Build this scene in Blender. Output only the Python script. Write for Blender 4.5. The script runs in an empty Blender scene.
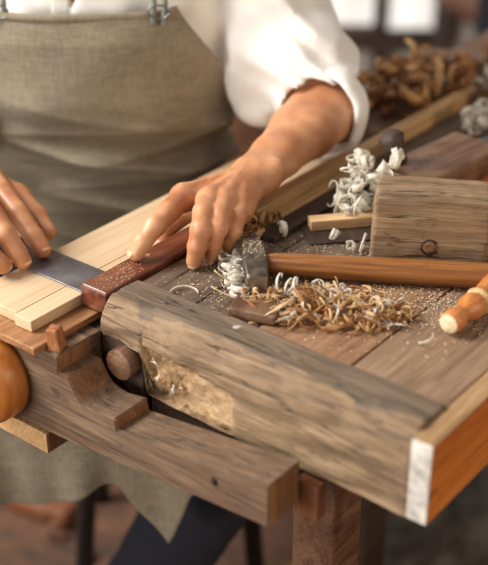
import bpy, bmesh, math, random
import numpy as np
from mathutils import Vector, Matrix, noise as mn
random.seed(7); rng = np.random.default_rng(7)
D = bpy.data; SC = bpy.context.scene; COL = SC.collection
H = 0.80                                  # height of the bench top above the floor
PHI = math.radians(51.8); TH = math.radians(29)
RT = Vector((math.sin(PHI), math.cos(PHI), 0)); FH = Vector((-math.cos(PHI), math.sin(PHI), 0))

def srgb(c):
    f = lambda v: v/12.92 if v <= .04045 else ((v+.055)/1.055)**2.4
    return tuple(f(v/255) for v in c) + (1,)

# ------------------------------------------------------------------ camera, world, lights
cam = D.cameras.new('camera'); co = D.objects.new('camera', cam); COL.objects.link(co)
cam.sensor_fit = 'HORIZONTAL'; cam.sensor_width = 36; cam.lens = 36*1200/488
fwd = FH*math.cos(TH) - Vector((0,0,1))*math.sin(TH); upv = FH*math.sin(TH) + Vector((0,0,1))*math.cos(TH)
cpos = -fwd*1.2 + Vector((0,0,H))
co.matrix_world = Matrix(((RT.x,upv.x,-fwd.x,cpos.x),(RT.y,upv.y,-fwd.y,cpos.y),(RT.z,upv.z,-fwd.z,cpos.z),(0,0,0,1)))
cam.clip_start = .05
cam.dof.use_dof = True; cam.dof.focus_distance = 1.21; cam.dof.aperture_fstop = 3.4
SC.camera = co
w = D.worlds.new('room_light'); SC.world = w; w.use_nodes = True
w.node_tree.nodes['Background'].inputs[0].default_value = (1.0,.93,.86,1); w.node_tree.nodes['Background'].inputs[1].default_value = .33
def P(u, g, z=0): return RT*u + FH*g + Vector((0,0,z+H))
def area(name, loc, tgt, sx, sy, power, col):
    l = D.lights.new(name, 'AREA'); l.shape = 'RECTANGLE'; l.size = sx; l.size_y = sy; l.energy = power; l.color = col
    o = D.objects.new(name, l); COL.objects.link(o); o.location = loc
    o.rotation_euler = (Vector(tgt)-Vector(loc)).to_track_quat('-Z','Y').to_euler(); return o
area('window_daylight', P(-1.95,.05,1.65), P(-.05,.12,0), 1.25, 1.25, 106, (1,.97,.93))
area('warm_fill_light', P(1.9,-1.0,.5), P(.1,0,-.1), .9, .9, 13, (1,.74,.50))  # warm fill added from the right, its source unseen
area('low_fill_light', P(-1.7,-1.3,.25), P(-.1,.1,-.2), 1.0, .8, 24, (1,.95,.88))  # fill added low on the left to brighten the apron skirt, no window known
SC.view_settings.view_transform = 'Standard'; SC.view_settings.look = 'None'
SC.view_settings.exposure = 0.14; SC.view_settings.gamma = 1.0; SC.view_settings.use_curve_mapping = False

# ------------------------------------------------------------------ materials
def newmat(name):
    m = D.materials.new(name); m.use_nodes = True; nt = m.node_tree
    return m, nt, nt.nodes['Principled BSDF']
def N(nt, t, **k):
    n = nt.nodes.new(t)
    for a, b in k.items():
        if a.startswith('i_'): n.inputs[a[2:].replace('_',' ')].default_value = b
        else: setattr(n, a, b)
    return n
def ramp(nt, fac, stops):
    r = nt.nodes.new('ShaderNodeValToRGB'); e = r.color_ramp.elements
    while len(e) < len(stops): e.new(.5)
    for el, (p, c) in zip(e, stops): el.position = p; el.color = c if len(c) == 4 else srgb(c)
    nt.links.new(fac, r.inputs[0]); return r.outputs[0]
def mix(nt, fac, a, b, mode='MIX'):
    m = nt.nodes.new('ShaderNodeMix'); m.data_type = 'RGBA'; m.blend_type = mode
    for s, v in ((0,fac),(6,a),(7,b)):
        if hasattr(v, 'links'): nt.links.new(v, m.inputs[s])
        else: m.inputs[s].default_value = v
    return m.outputs[2]
def coords(nt, scale, loc=(0,0,0)):
    t = nt.nodes.new('ShaderNodeTexCoord'); mp = nt.nodes.new('ShaderNodeMapping')
    mp.inputs['Scale'].default_value = scale; mp.inputs['Location'].default_value = loc
    nt.links.new(t.outputs['Object'], mp.inputs[0]); return mp.outputs[0]
def noise(nt, vec, sc, det=6, rough=.6, dist=0):
    n = N(nt, 'ShaderNodeTexNoise'); n.inputs['Scale'].default_value = sc; n.inputs['Detail'].default_value = det
    n.inputs['Roughness'].default_value = rough; n.inputs['Distortion'].default_value = dist
    nt.links.new(vec, n.inputs['Vector']); return n.outputs[0]
def bump(nt, b, hgt, strength, dist=.001, prev=None):
    n = N(nt, 'ShaderNodeBump'); n.inputs['Strength'].default_value = strength; n.inputs['Distance'].default_value = dist
    nt.links.new(hgt, n.inputs['Height'])
    if prev: nt.links.new(prev, n.inputs['Normal'])
    nt.links.new(n.outputs[0], b.inputs['Normal']); return n.outputs[0]
def wood(name, dark, mid, light, axis='X', s=1.0, rough=.6, bmp=.5, patch=None, patch_amt=.5, coat=0, stretch=.06, seed=0, spots=None, crack=0):
    m, nt, b = newmat(name)
    sc = {'X':(stretch,1,1),'Y':(1,stretch,1),'Z':(1,1,stretch)}[axis]
    v = coords(nt, sc, (seed,seed*.7,seed*.3))
    g = noise(nt, v, 260*s, 8, .65, .3)
    g2 = noise(nt, v, 60*s, 5, .6, .35)
    c1 = ramp(nt, g, [(.33,dark),(.5,mid),(.67,light)])
    c2 = ramp(nt, g2, [(.33,dark),(.5,mid),(.67,light)])
    c = mix(nt, .38, c1, c2)
    if patch:
        p = noise(nt, coords(nt, (.6 if axis=='X' else 1, .6 if axis=='Y' else 1, 1), (seed+3,1,2)), 22, 6, .65, .8)
        f = ramp(nt, p, [(.46,(0,0,0,1)),(.6,(patch_amt,patch_amt,patch_amt,1))])
        c = mix(nt, f, c, mix(nt, .35, srgb(patch), c1))
    if spots:
        p = noise(nt, coords(nt, (.5 if axis=='X' else 1, .5 if axis=='Y' else 1, 1), (seed+9,5,2)), 60, 4, .6, .3)
        f = ramp(nt, p, [(.64,(0,0,0,1)),(.72,(.8,.8,.8,1))])
        c = mix(nt, f, c, srgb(spots))
    if crack:
        cs = {'X':(.035,1,1),'Y':(1,.035,1),'Z':(1,1,.035)}[axis]
        k = noise(nt, coords(nt, cs, (seed+4,seed+2,6)), 75*s, 3, .5, .15); z_ = (0,0,0,1); o_ = (1,1,1,1)
        ln = ramp(nt, k, [(.488,z_),(.497,o_),(.503,o_),(.512,z_)])
        mk = ramp(nt, noise(nt, coords(nt, (.3 if axis=='X' else 1,.3 if axis=='Y' else 1,1), (seed,8,1)), 40, 3, .5), [(.47,z_),(.58,(crack,)*3+(1,))])
        fk = mix(nt, 1.0, ln, mk, 'MULTIPLY'); c = mix(nt, fk, c, srgb(tuple(x*.45 for x in dark)))
        sub_ = N(nt, 'ShaderNodeMath', operation='SUBTRACT'); nt.links.new(g, sub_.inputs[0]); nt.links.new(fk, sub_.inputs[1]); g = sub_.outputs[0]
    nt.links.new(c, b.inputs['Base Color']); b.inputs['Roughness'].default_value = rough
    b.inputs['Coat Weight'].default_value = coat; b.inputs['Coat Roughness'].default_value = .25
    h3 = noise(nt, coords(nt, (1,1,1), (seed,2,3)), 420, 5, .7)
    n1 = bump(nt, b, h3, bmp*.5, .0009)
    bump(nt, b, g, bmp, .0022, n1); return m
def plain(name, c, rough=.6, metal=0, var=.12, sc=40, bmp=.2, sub=0):
    m, nt, b = newmat(name); v = coords(nt, (1,1,1)); g = noise(nt, v, sc, 6, .6)
    d = tuple(max(0,x*(1-var*1.6)) for x in c); l = tuple(min(255,x*(1+var)) for x in c)
    nt.links.new(ramp(nt, g, [(.3,d),(.7,l)]), b.inputs['Base Color'])
    b.inputs['Roughness'].default_value = rough; b.inputs['Metallic'].default_value = metal
    if sub: b.inputs['Subsurface Weight'].default_value = sub; b.inputs['Subsurface Scale'].default_value = .006; b.inputs['Subsurface Radius'].default_value = (1,.4,.2)
    bump(nt, b, g, bmp, .001); return m

M = {}
M['beam'] = wood('weathered_beam', (76,58,42),(130,104,79),(170,142,110),'X',1,.75,.9,(168,142,104),.55,seed=1,spots=(70,50,36),crack=.85)
M['beamtop'] = wood('dirty_beam_top', (64,52,43),(110,92,75),(146,126,102),'X',1,.7,.9,(120,98,76),.5,seed=1,spots=(60,46,36),crack=.85)
M['jaw'] = wood('jaw_wood', (58,42,32),(108,84,64),(144,118,92),'X',1,.6,.6,(104,72,50),.5,seed=4,spots=(66,42,30),crack=.85)
M['jaw_end'] = wood('jaw_end', (92,60,38),(136,94,60),(164,122,84),'Z',1,.6,.5,seed=5)
M['raw'] = wood('broken_wood', (116,76,46),(188,152,110),(216,188,150),'X',1.4,.8,1,(92,56,34),.5,stretch=.3,seed=2)
M['plank'] = wood('bench_plank', (106,74,50),(152,114,84),(176,140,106),'Y',.8,.55,.4,(120,82,54),.5,seed=3,crack=.85)
M['plank2'] = wood('bench_plank_grey', (98,76,58),(144,116,92),(170,144,116),'Y',.8,.6,.5,(136,108,80),.5,seed=8,crack=.85)
M['plankd'] = wood('bench_plank_dark', (66,50,40),(104,84,68),(134,114,94),'Y',.8,.65,.7,(84,62,48),.5,seed=12,crack=.85)
M['shelf'] = wood('shelf_wood', (108,66,36),(156,108,68),(184,142,98),'Y',.9,.5,.4,seed=6)
M['orange'] = wood('orange_board', (148,76,24),(196,112,40),(214,136,62),'Y',.7,.45,.3,spots=(104,44,16),seed=7)
M['endtop'] = wood('end_board_top', (128,92,58),(168,134,94),(190,160,120),'Y',.8,.6,.4,seed=9)
M['whitepaint'] = plain('worn_white_paint', (206,200,190), .7, 0, .18, 60, .6)
M['pine'] = wood('pale_pine', (190,158,122),(204,176,140),(214,190,158),'Y',.9,.55,.25,seed=10,stretch=.03)
M['strip'] = wood('strip_pine', (172,128,78),(204,164,112),(222,188,140),'Y',1.2,.55,.3,seed=11,stretch=.03)
M['stick'] = wood('stick_pine', (196,150,100),(220,180,130),(232,200,156),'X',1.2,.6,.3,seed=13,stretch=.05)
M['rose'] = wood('varnished_rosewood', (52,17,9),(94,38,20),(130,64,38),'Y',1.2,.28,.25,(176,124,92),.35,coat=.5,seed=14,spots=(196,160,136))
M['steel'] = plain('blued_steel', (128,128,134), .34, .75, .16, 25, .1)
M['iron'] = plain('worn_iron', (104,94,84), .42, .7, .3, 70, .3)
M['ironface'] = plain('hammer_face', (150,138,126), .35, .8, .25, 50, .2)
M['handle'] = wood('oiled_handle', (80,44,18),(134,82,38),(170,116,62),'X',1,.35,.3,coat=.3,seed=15,spots=(64,34,18),stretch=.03)
M['mallet'] = wood('grey_mallet', (84,64,46),(138,112,84),(176,148,114),'X',1.1,.75,1,(150,112,74),.5,seed=16,stretch=.05,spots=(84,60,42),crack=.85)
M['knot'] = plain('knot_wood', (120,84,52), .7, 0, .35, 120, .8)
M['dark'] = plain('dark_hole', (38,24,16), .9, 0, .3, 80, .6)
M['turned'] = wood('turned_beech', (160,88,38),(192,120,60),(208,142,82),'Y',.8,.4,.15,coat=.2,seed=17)
M['endgrain'] = plain('pale_end_grain', (224,204,168), .75, 0, .1, 160, .4)
M['hub'] = wood('hub_wood', (170,92,32),(204,124,52),(220,148,78),'Z',.5,.4,.15,coat=.3,seed=18,stretch=.15)
M['planebody'] = wood('dark_plane_body', (56,32,20),(94,60,40),(128,94,70),'Y',.8,.45,.4,(150,118,90),.5,seed=19)
M['darkwood'] = wood('dark_wood', (40,26,20),(62,44,34),(86,64,50),'Y',.8,.6,.5,seed=20)
M['leg'] = wood('leg_wood', (82,46,26),(120,72,42),(146,94,58),'Z',.8,.6,.5,seed=21)
M['peg'] = wood('peg_wood', (112,62,32),(158,98,56),(184,128,84),'Z',1.2,.6,.6,seed=22,stretch=.2)
def curlmat(name, c, tr=.5):
    m, nt, b = newmat(name); v = coords(nt, (1,1,1)); g = noise(nt, v, 300, 4, .6)
    d = tuple(x*.88 for x in c); col = ramp(nt, g, [(.3,d),(.65,c)])
    nt.links.new(col, b.inputs['Base Color']); b.inputs['Roughness'].default_value = .6
    t = N(nt,'ShaderNodeBsdfTranslucent'); nt.links.new(col, t.inputs[0])
    mx = N(nt,'ShaderNodeMixShader'); mx.inputs[0].default_value = tr
    nt.links.new(b.outputs[0], mx.inputs[1]); nt.links.new(t.outputs[0], mx.inputs[2])
    nt.links.new(mx.outputs[0], nt.nodes['Material Output'].inputs[0]); return m
M['curl'] = curlmat('cream_shaving', (255,250,238))
M['tan'] = curlmat('tan_shaving', (226,182,126), .3)
M['tan2'] = curlmat('light_tan_shaving', (238,208,164), .3)
M['brownsh'] = curlmat('brown_shaving', (176,122,70), .25)
M['dust'] = plain('sawdust', (230,212,180), .9, 0, .1, 200, 0)
def skinmat():
    m, nt, b = newmat('skin'); v = coords(nt, (1,1,1))
    g = noise(nt, v, 26, 3, .5); f = noise(nt, v, 900, 4, .6)
    c = ramp(nt, g, [(.34,(176,114,76)),(.5,(190,132,93)),(.66,(204,150,111))])
    nt.links.new(c, b.inputs['Base Color']); b.inputs['Roughness'].default_value = .40
    b.inputs['Subsurface Weight'].default_value = .10; b.inputs['Subsurface Scale'].default_value = .006; b.inputs['Subsurface Radius'].default_value = (1,.35,.2)
    n1 = bump(nt, b, f, .25, .0006)
    bump(nt, b, noise(nt, v, 190, 4, .6, .5), .22, .0009, n1); return m
M['skin'] = skinmat()
M['nail'] = plain('nail', (224,172,138), .28, 0, .04, 60, .02, .1)
def cloth(name, c, wv=900, amt=.25, var=.1, big=9):
    m, nt, b = newmat(name)
    h = noise(nt, coords(nt,(1,1,.12)), wv, 3, .6); k = noise(nt, coords(nt,(.1,.1,1)), wv, 3, .6); q = noise(nt, coords(nt,(1,1,1)), big, 5, .6)
    d = tuple(x*(1-var*1.5) for x in c); l = tuple(min(255,x*(1+var)) for x in c)
    c1 = ramp(nt, h, [(.35,d),(.65,l)]); c2 = ramp(nt, k, [(.35,d),(.65,l)]); c3 = ramp(nt, q, [(.3,d),(.7,l)])
    nt.links.new(mix(nt, .4, mix(nt, .5, c1, c2), c3), b.inputs['Base Color'])
    b.inputs['Roughness'].default_value = .9; b.inputs['Sheen Weight'].default_value = .15
    bump(nt, b, mix(nt, .5, h, k), amt, .001); return m
M['shirt'] = cloth('white_cotton', (236,232,226), 900, .2, .03)
M['apron'] = cloth('linen_apron', (136,125,105), 420, .5, .16)
M['strap'] = cloth('strap_webbing', (122,124,112), 900, .4, .1)
M['jeans'] = cloth('dark_denim', (26,29,42), 900, .4, .2)
M['jeans'].node_tree.nodes['Principled BSDF'].inputs['Sheen Weight'].default_value = 0
M['hair'] = plain('dark_hair', (58,40,28), .6, 0, .3, 300, .8)
M['eye'] = plain('eye_white', (225,222,215), .2, 0, .02); M['iris'] = plain('iris', (60,44,30), .2, 0, .1)
M['lip'] = plain('lips', (176,98,82), .5, 0, .05); M['shoe'] = plain('shoe_leather', (52,34,24), .45, 0, .2)

# ------------------------------------------------------------------ object helpers
def mesh(name, V, F, mats, smooth=False, fm=None):
    me = D.meshes.new(name); me.from_pydata([tuple(v) for v in V], [], [tuple(f) for f in F])
    for m in (mats if isinstance(mats,(list,tuple)) else [mats]): me.materials.append(m)
    me.polygons.foreach_set('use_smooth', [smooth]*len(me.polygons))
    if fm is not None: me.polygons.foreach_set('material_index', [int(i) for i in fm])
    me.update(); return me
def put(name, me, loc=(0,0,0), rot=(0,0,0), parent=None, label=None, cat=None, group=None, kind=None):
    o = D.objects.new(name, me); COL.objects.link(o)
    if parent: o.parent = parent; o.location = loc
    else: o.location = (loc[0], loc[1], loc[2]+H)
    o.rotation_euler = rot
    if label: o['label'] = label
    if cat: o['category'] = cat
    if group: o['group'] = group
    if kind: o['kind'] = kind
    return o
def thing(name, label, cat, loc, rotz=0, group=None): return put(name, None, loc, (0,0,rotz), None, label, cat, group)
def structure(name, me, loc=(0,0,0), rot=(0,0,0)): return put(name, me, loc, rot, kind='structure')

def axis_pts(h, r, res):
    inner = max(h-r, 0); n = max(1, int(round(2*inner/res)))
    mid = [(-inner + 2*inner*i/n, 0) for i in range(n+1)]
    k = 3; lo = [(-inner, -math.tan(math.pi/4*(k-i)/k)) for i in range(k)]; hi = [(inner, math.tan(math.pi/4*(i+1)/k)) for i in range(k)]
    return lo + mid + hi
def worn(lx, ly, lz, r=.002, res=.02, amp=0, freq=60, seed=0, fn=None, ramt=0):
    """rounded box centred on the origin with worn, uneven surface; lx,ly,lz full sizes"""
    h = (lx/2, ly/2, lz/2); r = min(r, min(h)*.98)
    A = [axis_pts(h[i], r, res) for i in range(3)]
    V = []; F = []; idx = {}
    def key(i,j,k):
        t = (i,j,k)
        if t in idx: return idx[t]
        q = (A[0][i], A[1][j], A[2][k]); inner = Vector([a[0] for a in q]); e = [a[1] for a in q]
        n = len(A[0])-1, len(A[1])-1, len(A[2])-1
        d = Vector(e)
        if i==0: d.x=-1
        if i==n[0]: d.x=1
        if j==0: d.y=-1
        if j==n[1]: d.y=1
        if k==0: d.z=-1
        if k==n[2]: d.z=1
        d.normalize(); p = inner + d*r
        if amp:
            s = Vector((seed*1.7, seed*.9, seed*2.3))
            a = mn.noise((inner+s)*freq)*.6 + mn.noise((inner+s)*freq*2.7)*.3
            edge = 1 + ramt*(sum(1 for c in d if abs(c)>.2)-1)
            p = p - d*amp*(a+.45)*edge
        if fn: p = fn(p, inner, d)
        idx[t] = len(V); V.append(p); return idx[t]
    n = [len(a)-1 for a in A]
    for ax in range(3):
        b, c = (ax+1)%3, (ax+2)%3
        for side in (0, n[ax]):
            for i in range(n[b]):
                for j in range(n[c]):
                    q = []
                    for (x,y) in ((i,j),(i+1,j),(i+1,j+1),(i,j+1)):
                        t=[0,0,0]; t[ax]=side; t[b]=x; t[c]=y; q.append(key(*t))
                    F.append(q if side else q[::-1])
    return V, F
def wb(name, b, mat, parent=None, rot=(0,0,0), r=.0015, org=(0,0,0), fm=None, smooth=True, tags={}, **k):
    """worn box from bounds (x0,x1,y0,y1,z0,z1) in the parent's (or bench) frame"""
    c = ((b[0]+b[1])/2, (b[2]+b[3])/2, (b[4]+b[5])/2)
    V, F = worn(b[1]-b[0], b[3]-b[2], b[5]-b[4], r, **k)
    mi = [fm(Vector([sum(V[i][a] for i in f)/4 for a in range(3)])) for f in F] if fm else None
    return put(name, mesh(name, V, F, mat, smooth, mi), Vector(c)-Vector(org), rot, parent, **tags)
def lathe(prof, n=40, axis='Y', cap=True):
    """prof list of (pos along axis, radius)"""
    V=[];F=[]
    for (y,r) in prof:
        for i in range(n):
            a=2*math.pi*i/n; c,s=r*math.cos(a),r*math.sin(a)
            V.append({'Y':(c,y,s),'Z':(c,s,y),'X':(y,c,s)}[axis])
    for j in range(len(prof)-1):
        for i in range(n):
            k=(i+1)%n; F.append((j*n+i,j*n+k,(j+1)*n+k,(j+1)*n+i))
    if cap:
        F.append(tuple(range(n))); F.append(tuple(range((len(prof)-1)*n,len(prof)*n)))
    me_fix = (V,F); return me_fix
def fixn(me):
    bm=bmesh.new(); bm.from_mesh(me); bmesh.ops.recalc_face_normals(bm, faces=bm.faces); bm.to_mesh(me); bm.free(); return me
def sweep(pts, rad, n=10, flat=1.0):
    """tube along pts with radius list"""
    V=[];F=[];pts=[Vector(p) for p in pts]; up=Vector((0,0,1))
    for i,p in enumerate(pts):
        t=(pts[min(i+1,len(pts)-1)]-pts[max(i-1,0)]).normalized()
        a=t.cross(up)
        if a.length<.05: a=t.cross(Vector((0,1,0)))
        a.normalize(); b=a.cross(t); r=rad[i] if hasattr(rad,'__len__') else rad
        for k in range(n):
            q=2*math.pi*k/n; V.append(p+a*math.cos(q)*r+b*math.sin(q)*r*flat)
    for i in range(len(pts)-1):
        for k in range(n):
            l=(k+1)%n; F.append((i*n+k,i*n+l,(i+1)*n+l,(i+1)*n+k))
    F.append(tuple(range(n))[::-1]); F.append(tuple(range((len(pts)-1)*n,len(pts)*n)))
    return V,F
def extrude_profile(prof, y0, y1, r=0.0012):
    """prof: closed (x,z) polygon extruded along y, bevelled"""
    bm=bmesh.new(); a=[bm.verts.new((x,y0,z)) for x,z in prof]; b=[bm.verts.new((x,y1,z)) for x,z in prof]
    bm.faces.new(a); bm.faces.new(b[::-1]); n=len(prof)
    for i in range(n): bm.faces.new((a[i],b[i],b[(i+1)%n],a[(i+1)%n]))
    bmesh.ops.recalc_face_normals(bm, faces=bm.faces)
    es=[e for e in bm.edges if e.calc_face_angle(0)>.35]
    bmesh.ops.bevel(bm, geom=es, offset=r, segments=2, affect='EDGES')
    return bm

# ------------------------------------------------------------------ signed-distance modelling
def smin(a,b,k):
    h=np.clip(.5+.5*(b-a)/k,0,1); return b*(1-h)+a*h-k*h*(1-h)
def cone(Pg,a,b,ra,rb):
    a=np.array(a,dtype=np.float32);b=np.array(b,dtype=np.float32);ab=b-a
    t=np.clip(((Pg-a)@ab)/max(ab@ab,1e-9),0,1); return np.linalg.norm(Pg-a-t[...,None]*ab,axis=-1)-(ra+(rb-ra)*t)
def chain(Pg,pts,k=.004):
    d=None
    for (a,ra),(b,rb) in zip(pts[:-1],pts[1:]):
        e=cone(Pg,a,b,ra,rb); d=e if d is None else smin(d,e,k)
    return d
def ell(Pg,c,r):
    q=np.linalg.norm((Pg-np.array(c,dtype=np.float32))/np.array(r,dtype=np.float32),axis=-1); return (q-1)*min(r)
def nets(fn, lo, hi, res):
    lo=np.array(lo);hi=np.array(hi); n=np.ceil((hi-lo)/res).astype(int)+1
    ax=[lo[i]+np.arange(n[i])*res for i in range(3)]
    G=np.stack(np.meshgrid(*ax,indexing='ij'),-1).astype(np.float32); v=fn(G)
    ins=v<0; c=np.zeros(np.array(v.shape)-1,dtype=int)
    S=[(i,j,k) for i in (0,1) for j in (0,1) for k in (0,1)]
    sl=lambda A,s:A[s[0]:A.shape[0]-1+s[0],s[1]:A.shape[1]-1+s[1],s[2]:A.shape[2]-1+s[2]]
    for s in S: c+=sl(ins,s)
    act=(c>0)&(c<8); pos=np.zeros(act.shape+(3,)); cnt=np.zeros(act.shape)
    for s in S:
        for a in range(3):
            if s[a]: continue
            t=list(s);t[a]=1; v0=sl(v,s);v1=sl(v,t); cr=((v0<0)!=(v1<0))
            f=np.where(cr,v0/np.where(cr,v0-v1,1),0)
            for b in range(3): pos[...,b]+=np.where(cr, s[b]+(f if b==a else 0),0)
            cnt+=cr
    I=-np.ones(act.shape,dtype=int); I[act]=np.arange(act.sum())
    idx=np.argwhere(act); V=lo+(idx+pos[act]/cnt[act][:,None])*res
    F=[]
    for a in range(3):
        b,c2=(a+1)%3,(a+2)%3
        s0=[slice(None)]*3; s1=[slice(None)]*3; s0[a]=slice(0,-1); s1[a]=slice(1,None)
        A0=ins[tuple(s0)];A1=ins[tuple(s1)]; e=np.argwhere(A0!=A1)
        e=e[(e[:,b]>0)&(e[:,c2]>0)&(e[:,b]<v.shape[b]-1)&(e[:,c2]<v.shape[c2]-1)]
        fl=A0[e[:,0],e[:,1],e[:,2]]
        def g(db,dc):
            q=e.copy(); q[:,b]-=db; q[:,c2]-=dc; return I[q[:,0],q[:,1],q[:,2]]
        Q=np.stack([g(1,1),g(0,1),g(0,0),g(1,0)],1); Q[~fl]=Q[~fl][:,::-1]; F.append(Q)
    F=np.concatenate(F); F=F[(F>=0).all(1)]; return V,F
def relax(V,F,it=2,lam=.5):
    E=np.concatenate([F[:,[0,1]],F[:,[1,2]],F[:,[2,3]],F[:,[3,0]]]); n=len(V)
    for _ in range(it):
        s=np.zeros((n,3));c=np.zeros(n)
        for a,b in ((0,1),(1,0)):
            for d in range(3): s[:,d]+=np.bincount(E[:,a],V[E[:,b],d],n)
            c+=np.bincount(E[:,a],minlength=n)
        V=V*(1-lam)+lam*s/np.maximum(c,1)[:,None]
    return V
RP=np.array([RT[:],FH[:],(0,0,1)])          # bench frame -> figure frame (u,g,z)
def toP(v): return np.asarray(v)@RP.T

# ------------------------------------------------------------------ setting
def plane_box(b, r=.001): V,F=worn(b[1]-b[0],b[3]-b[2],b[5]-b[4],r,.5); return V,F
fm_,fnt,fb=newmat('workshop_floor')
fv=coords(fnt,(1,1,1)); fg=noise(fnt,fv,5,8,.65,.6); fg2=noise(fnt,fv,26,6,.7)
nc=mix(fnt,.45,ramp(fnt,fg,[(.34,(52,38,30)),(.5,(96,64,46)),(.66,(126,84,60))]),ramp(fnt,fg2,[(.35,(52,46,42)),(.6,(110,78,56)),(.72,(140,108,80))]))
fnt.links.new(nc,fb.inputs['Base Color']); fb.inputs['Roughness'].default_value=.8; bump(fnt,fb,fg2,.4,.004)
V,F=plane_box((-4,4,-4,4,-.05,0)); structure('floor',mesh('floor',V,F,fm_),(0,0,-H-.025))
M['wall']=plain('grey_plaster',(214,204,192),.9,0,.1,6,.2)
M['frame']=plain('brown_frame',(78,62,52),.6,0,.15,20,.2)
RZ=math.atan2(RT.y,RT.x)
def bw(u,g,z): v=RT*u+FH*g; return (v.x,v.y,z)
V,F=plane_box((-2.5,2.5,0,.1,0,2.8)); structure('wall_back',mesh('wall_back',V,F,M['wall']),bw(.3,2.75,-H+1.4),(0,0,RZ))
wm,wnt,wbs=newmat('bright_window_glass'); wbs.inputs['Base Color'].default_value=(.9,.92,.95,1)
wbs.inputs['Emission Color'].default_value=(1,.97,.93,1); wbs.inputs['Emission Strength'].default_value=.85; wbs.inputs['Roughness'].default_value=.2
wn=noise(wnt,coords(wnt,(1,1,1)),4,3,.5); wnt.links.new(ramp(wnt,wn,[(.35,(200,190,178)),(.6,(250,246,240))]),wbs.inputs['Emission Color'])
def box_at(name,u0,u1,z0,z1,g,d,mat,parent=None,r=.004):
    V,F=worn(u1-u0,d,z1-z0,r,.4); return mesh(name,V,F,mat,True),((u0+u1)/2,g,(z0+z1)/2)
wroot=put('window_1',None,bw(0,2.68,0),(0,0,RZ),kind='structure')
for nm,u0,u1,z0,z1,d,mt in (('pane',.10,.410,-.548,1.0,.01,wm),('pane',.455,.60,-.565,1.0,.01,wm),('mullion',.410,.455,-.79,1.0,.05,M['frame']),
    ('bottom_rail',.02,.60,-.615,-.560,.04,M['frame']),('side_rail',.60,.66,-.79,1.0,.05,M['frame']),('side_rail',.04,.10,-.79,1.0,.05,M['frame']),('top_rail',.04,.66,1.0,1.06,.05,M['frame'])):
    me,l=box_at(nm,u0,u1,z0,z1,0,d,mt); put(nm,me,l,(0,0,0),wroot)

# ------------------------------------------------------------------ workbench
bench=thing('workbench','old battered wooden workbench with a thick grey front beam and an orange end board','workbench',(0,0,-H))
o_=(0,0,-H)
def beamfn(p,inner,d):
    x=p.x+.093; y=p.y-.094; z=p.z-.0425+.004          # bench coordinates
    if x<-.03:
        t=(z+.085)/.089; z=-.036+t*.04
    front=max(0,min(1,(-.09-y)/.02))
    # worn, rounded upper front edge
    e=max(0,(z+.022)/.026)
    y+=front*.016*e*e*(1+.4*mn.noise(Vector((x*14,2,0))))
    y+=front*.004*mn.noise(Vector((x*22,z*60,4)))
    z+=.0022*mn.noise(Vector((x*18,y*50,7)))
    if d.y<-.3 and -.028<x<.085:
        top=-.026-.14*max(0,x)+.006*mn.noise(Vector((x*120,1,1))); bot=-.062+.05*0
        if z<top:
            dep=.013+.010*mn.noise(Vector((x*150,z*150,3)))+.005*mn.noise(Vector((x*420,z*420,3)))
            if x>.022: dep=.006+.002*mn.noise(Vector((x*200,z*200,3)))
            if x>.077: dep*=max(0,(.085-x)/.008)
            y+=dep
    return Vector((x-.093,y+.094,z+.0425-.004))
def beamfm(c):
    x=c.x+.093;y=c.y-.094;z=c.z-.0385
    if y<-.09 and -.03<x<.08 and z<-.028-.14*max(0,x): return 1
    if z>-.006 and y>-.104+.010*mn.noise(Vector((x*16,1,3)))+.005*mn.noise(Vector((x*70,y*90,3))): return 2
    return 0
B=bench
# the mesh is built around its own centre, so its bounds are given in bench coordinates
def bpart(name,b,mat,**k):
    return wb(name,b,mat,B,org=o_,**k)
V,F=worn(.352,.056,.089,.003,.0035,.0008,90,3,beamfn)
mi=[beamfm(Vector([sum(V[i][a] for i in f)/4 for a in range(3)])) for f in F]
put('front_beam',mesh('front_beam',V,F,[M['beam'],M['raw'],M['beamtop']],True,mi),(.093,-.094,-.0385+H),(0,0,0),B)
def planky(p,i,d):
    return Vector((p.x,p.y,p.z+.0006*mn.noise(Vector((p.x*30,p.y*12,3)))))
for x0,x1,y1,mt in ((-.083,-.012,1.25,'plankd'),(-.0105,.062,1.25,'plankd'),(.0635,.168,1.25,'plank'),(.170,.2675,1.25,'plank2'),):
    bpart('top_plank',(x0,x1,-.0655,y1,-.028,0),M[mt],r=.0015,res=.03,amp=.0006,freq=30,seed=x0*50)
bpart('top_plank',(-.21,-.085,.42,1.25,-.028,0),M['planebody'],r=.0015,res=.05)
bpart('top_plank',(.2895,.46,.2,1.25,-.028,0),M['plank2'],r=.0015,res=.05)
eb=thing  # end board: body with pale top and white painted end
def ebfm(c):
    if c.y<-.158: return 1
    if c.z>.038: return 2
    return 0
V,F=worn(.0205,.325,.082,.0015,.012,.0008,60,5)
mi=[ebfm(Vector([sum(V[i][a] for i in f)/4 for a in range(3)])) for f in F]
put('end_board',mesh('end_board',V,F,[M['orange'],M['whitepaint'],M['endtop']],True,mi),(.2785,.040,-.040+H),(0,0,0),B)
bpart('lower_rail',(-.028,.140,-.114,-.068,-.135,-.084),M['darkwood'],r=.003,res=.03,amp=.001)
bpart('recess_filler',(-.135,-.031,-.119,-.067,-.135,-.0305),M['darkwood'],r=.003,res=.03,amp=.001)  # dark filler added so the recess around the guide rod looks dark
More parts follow.
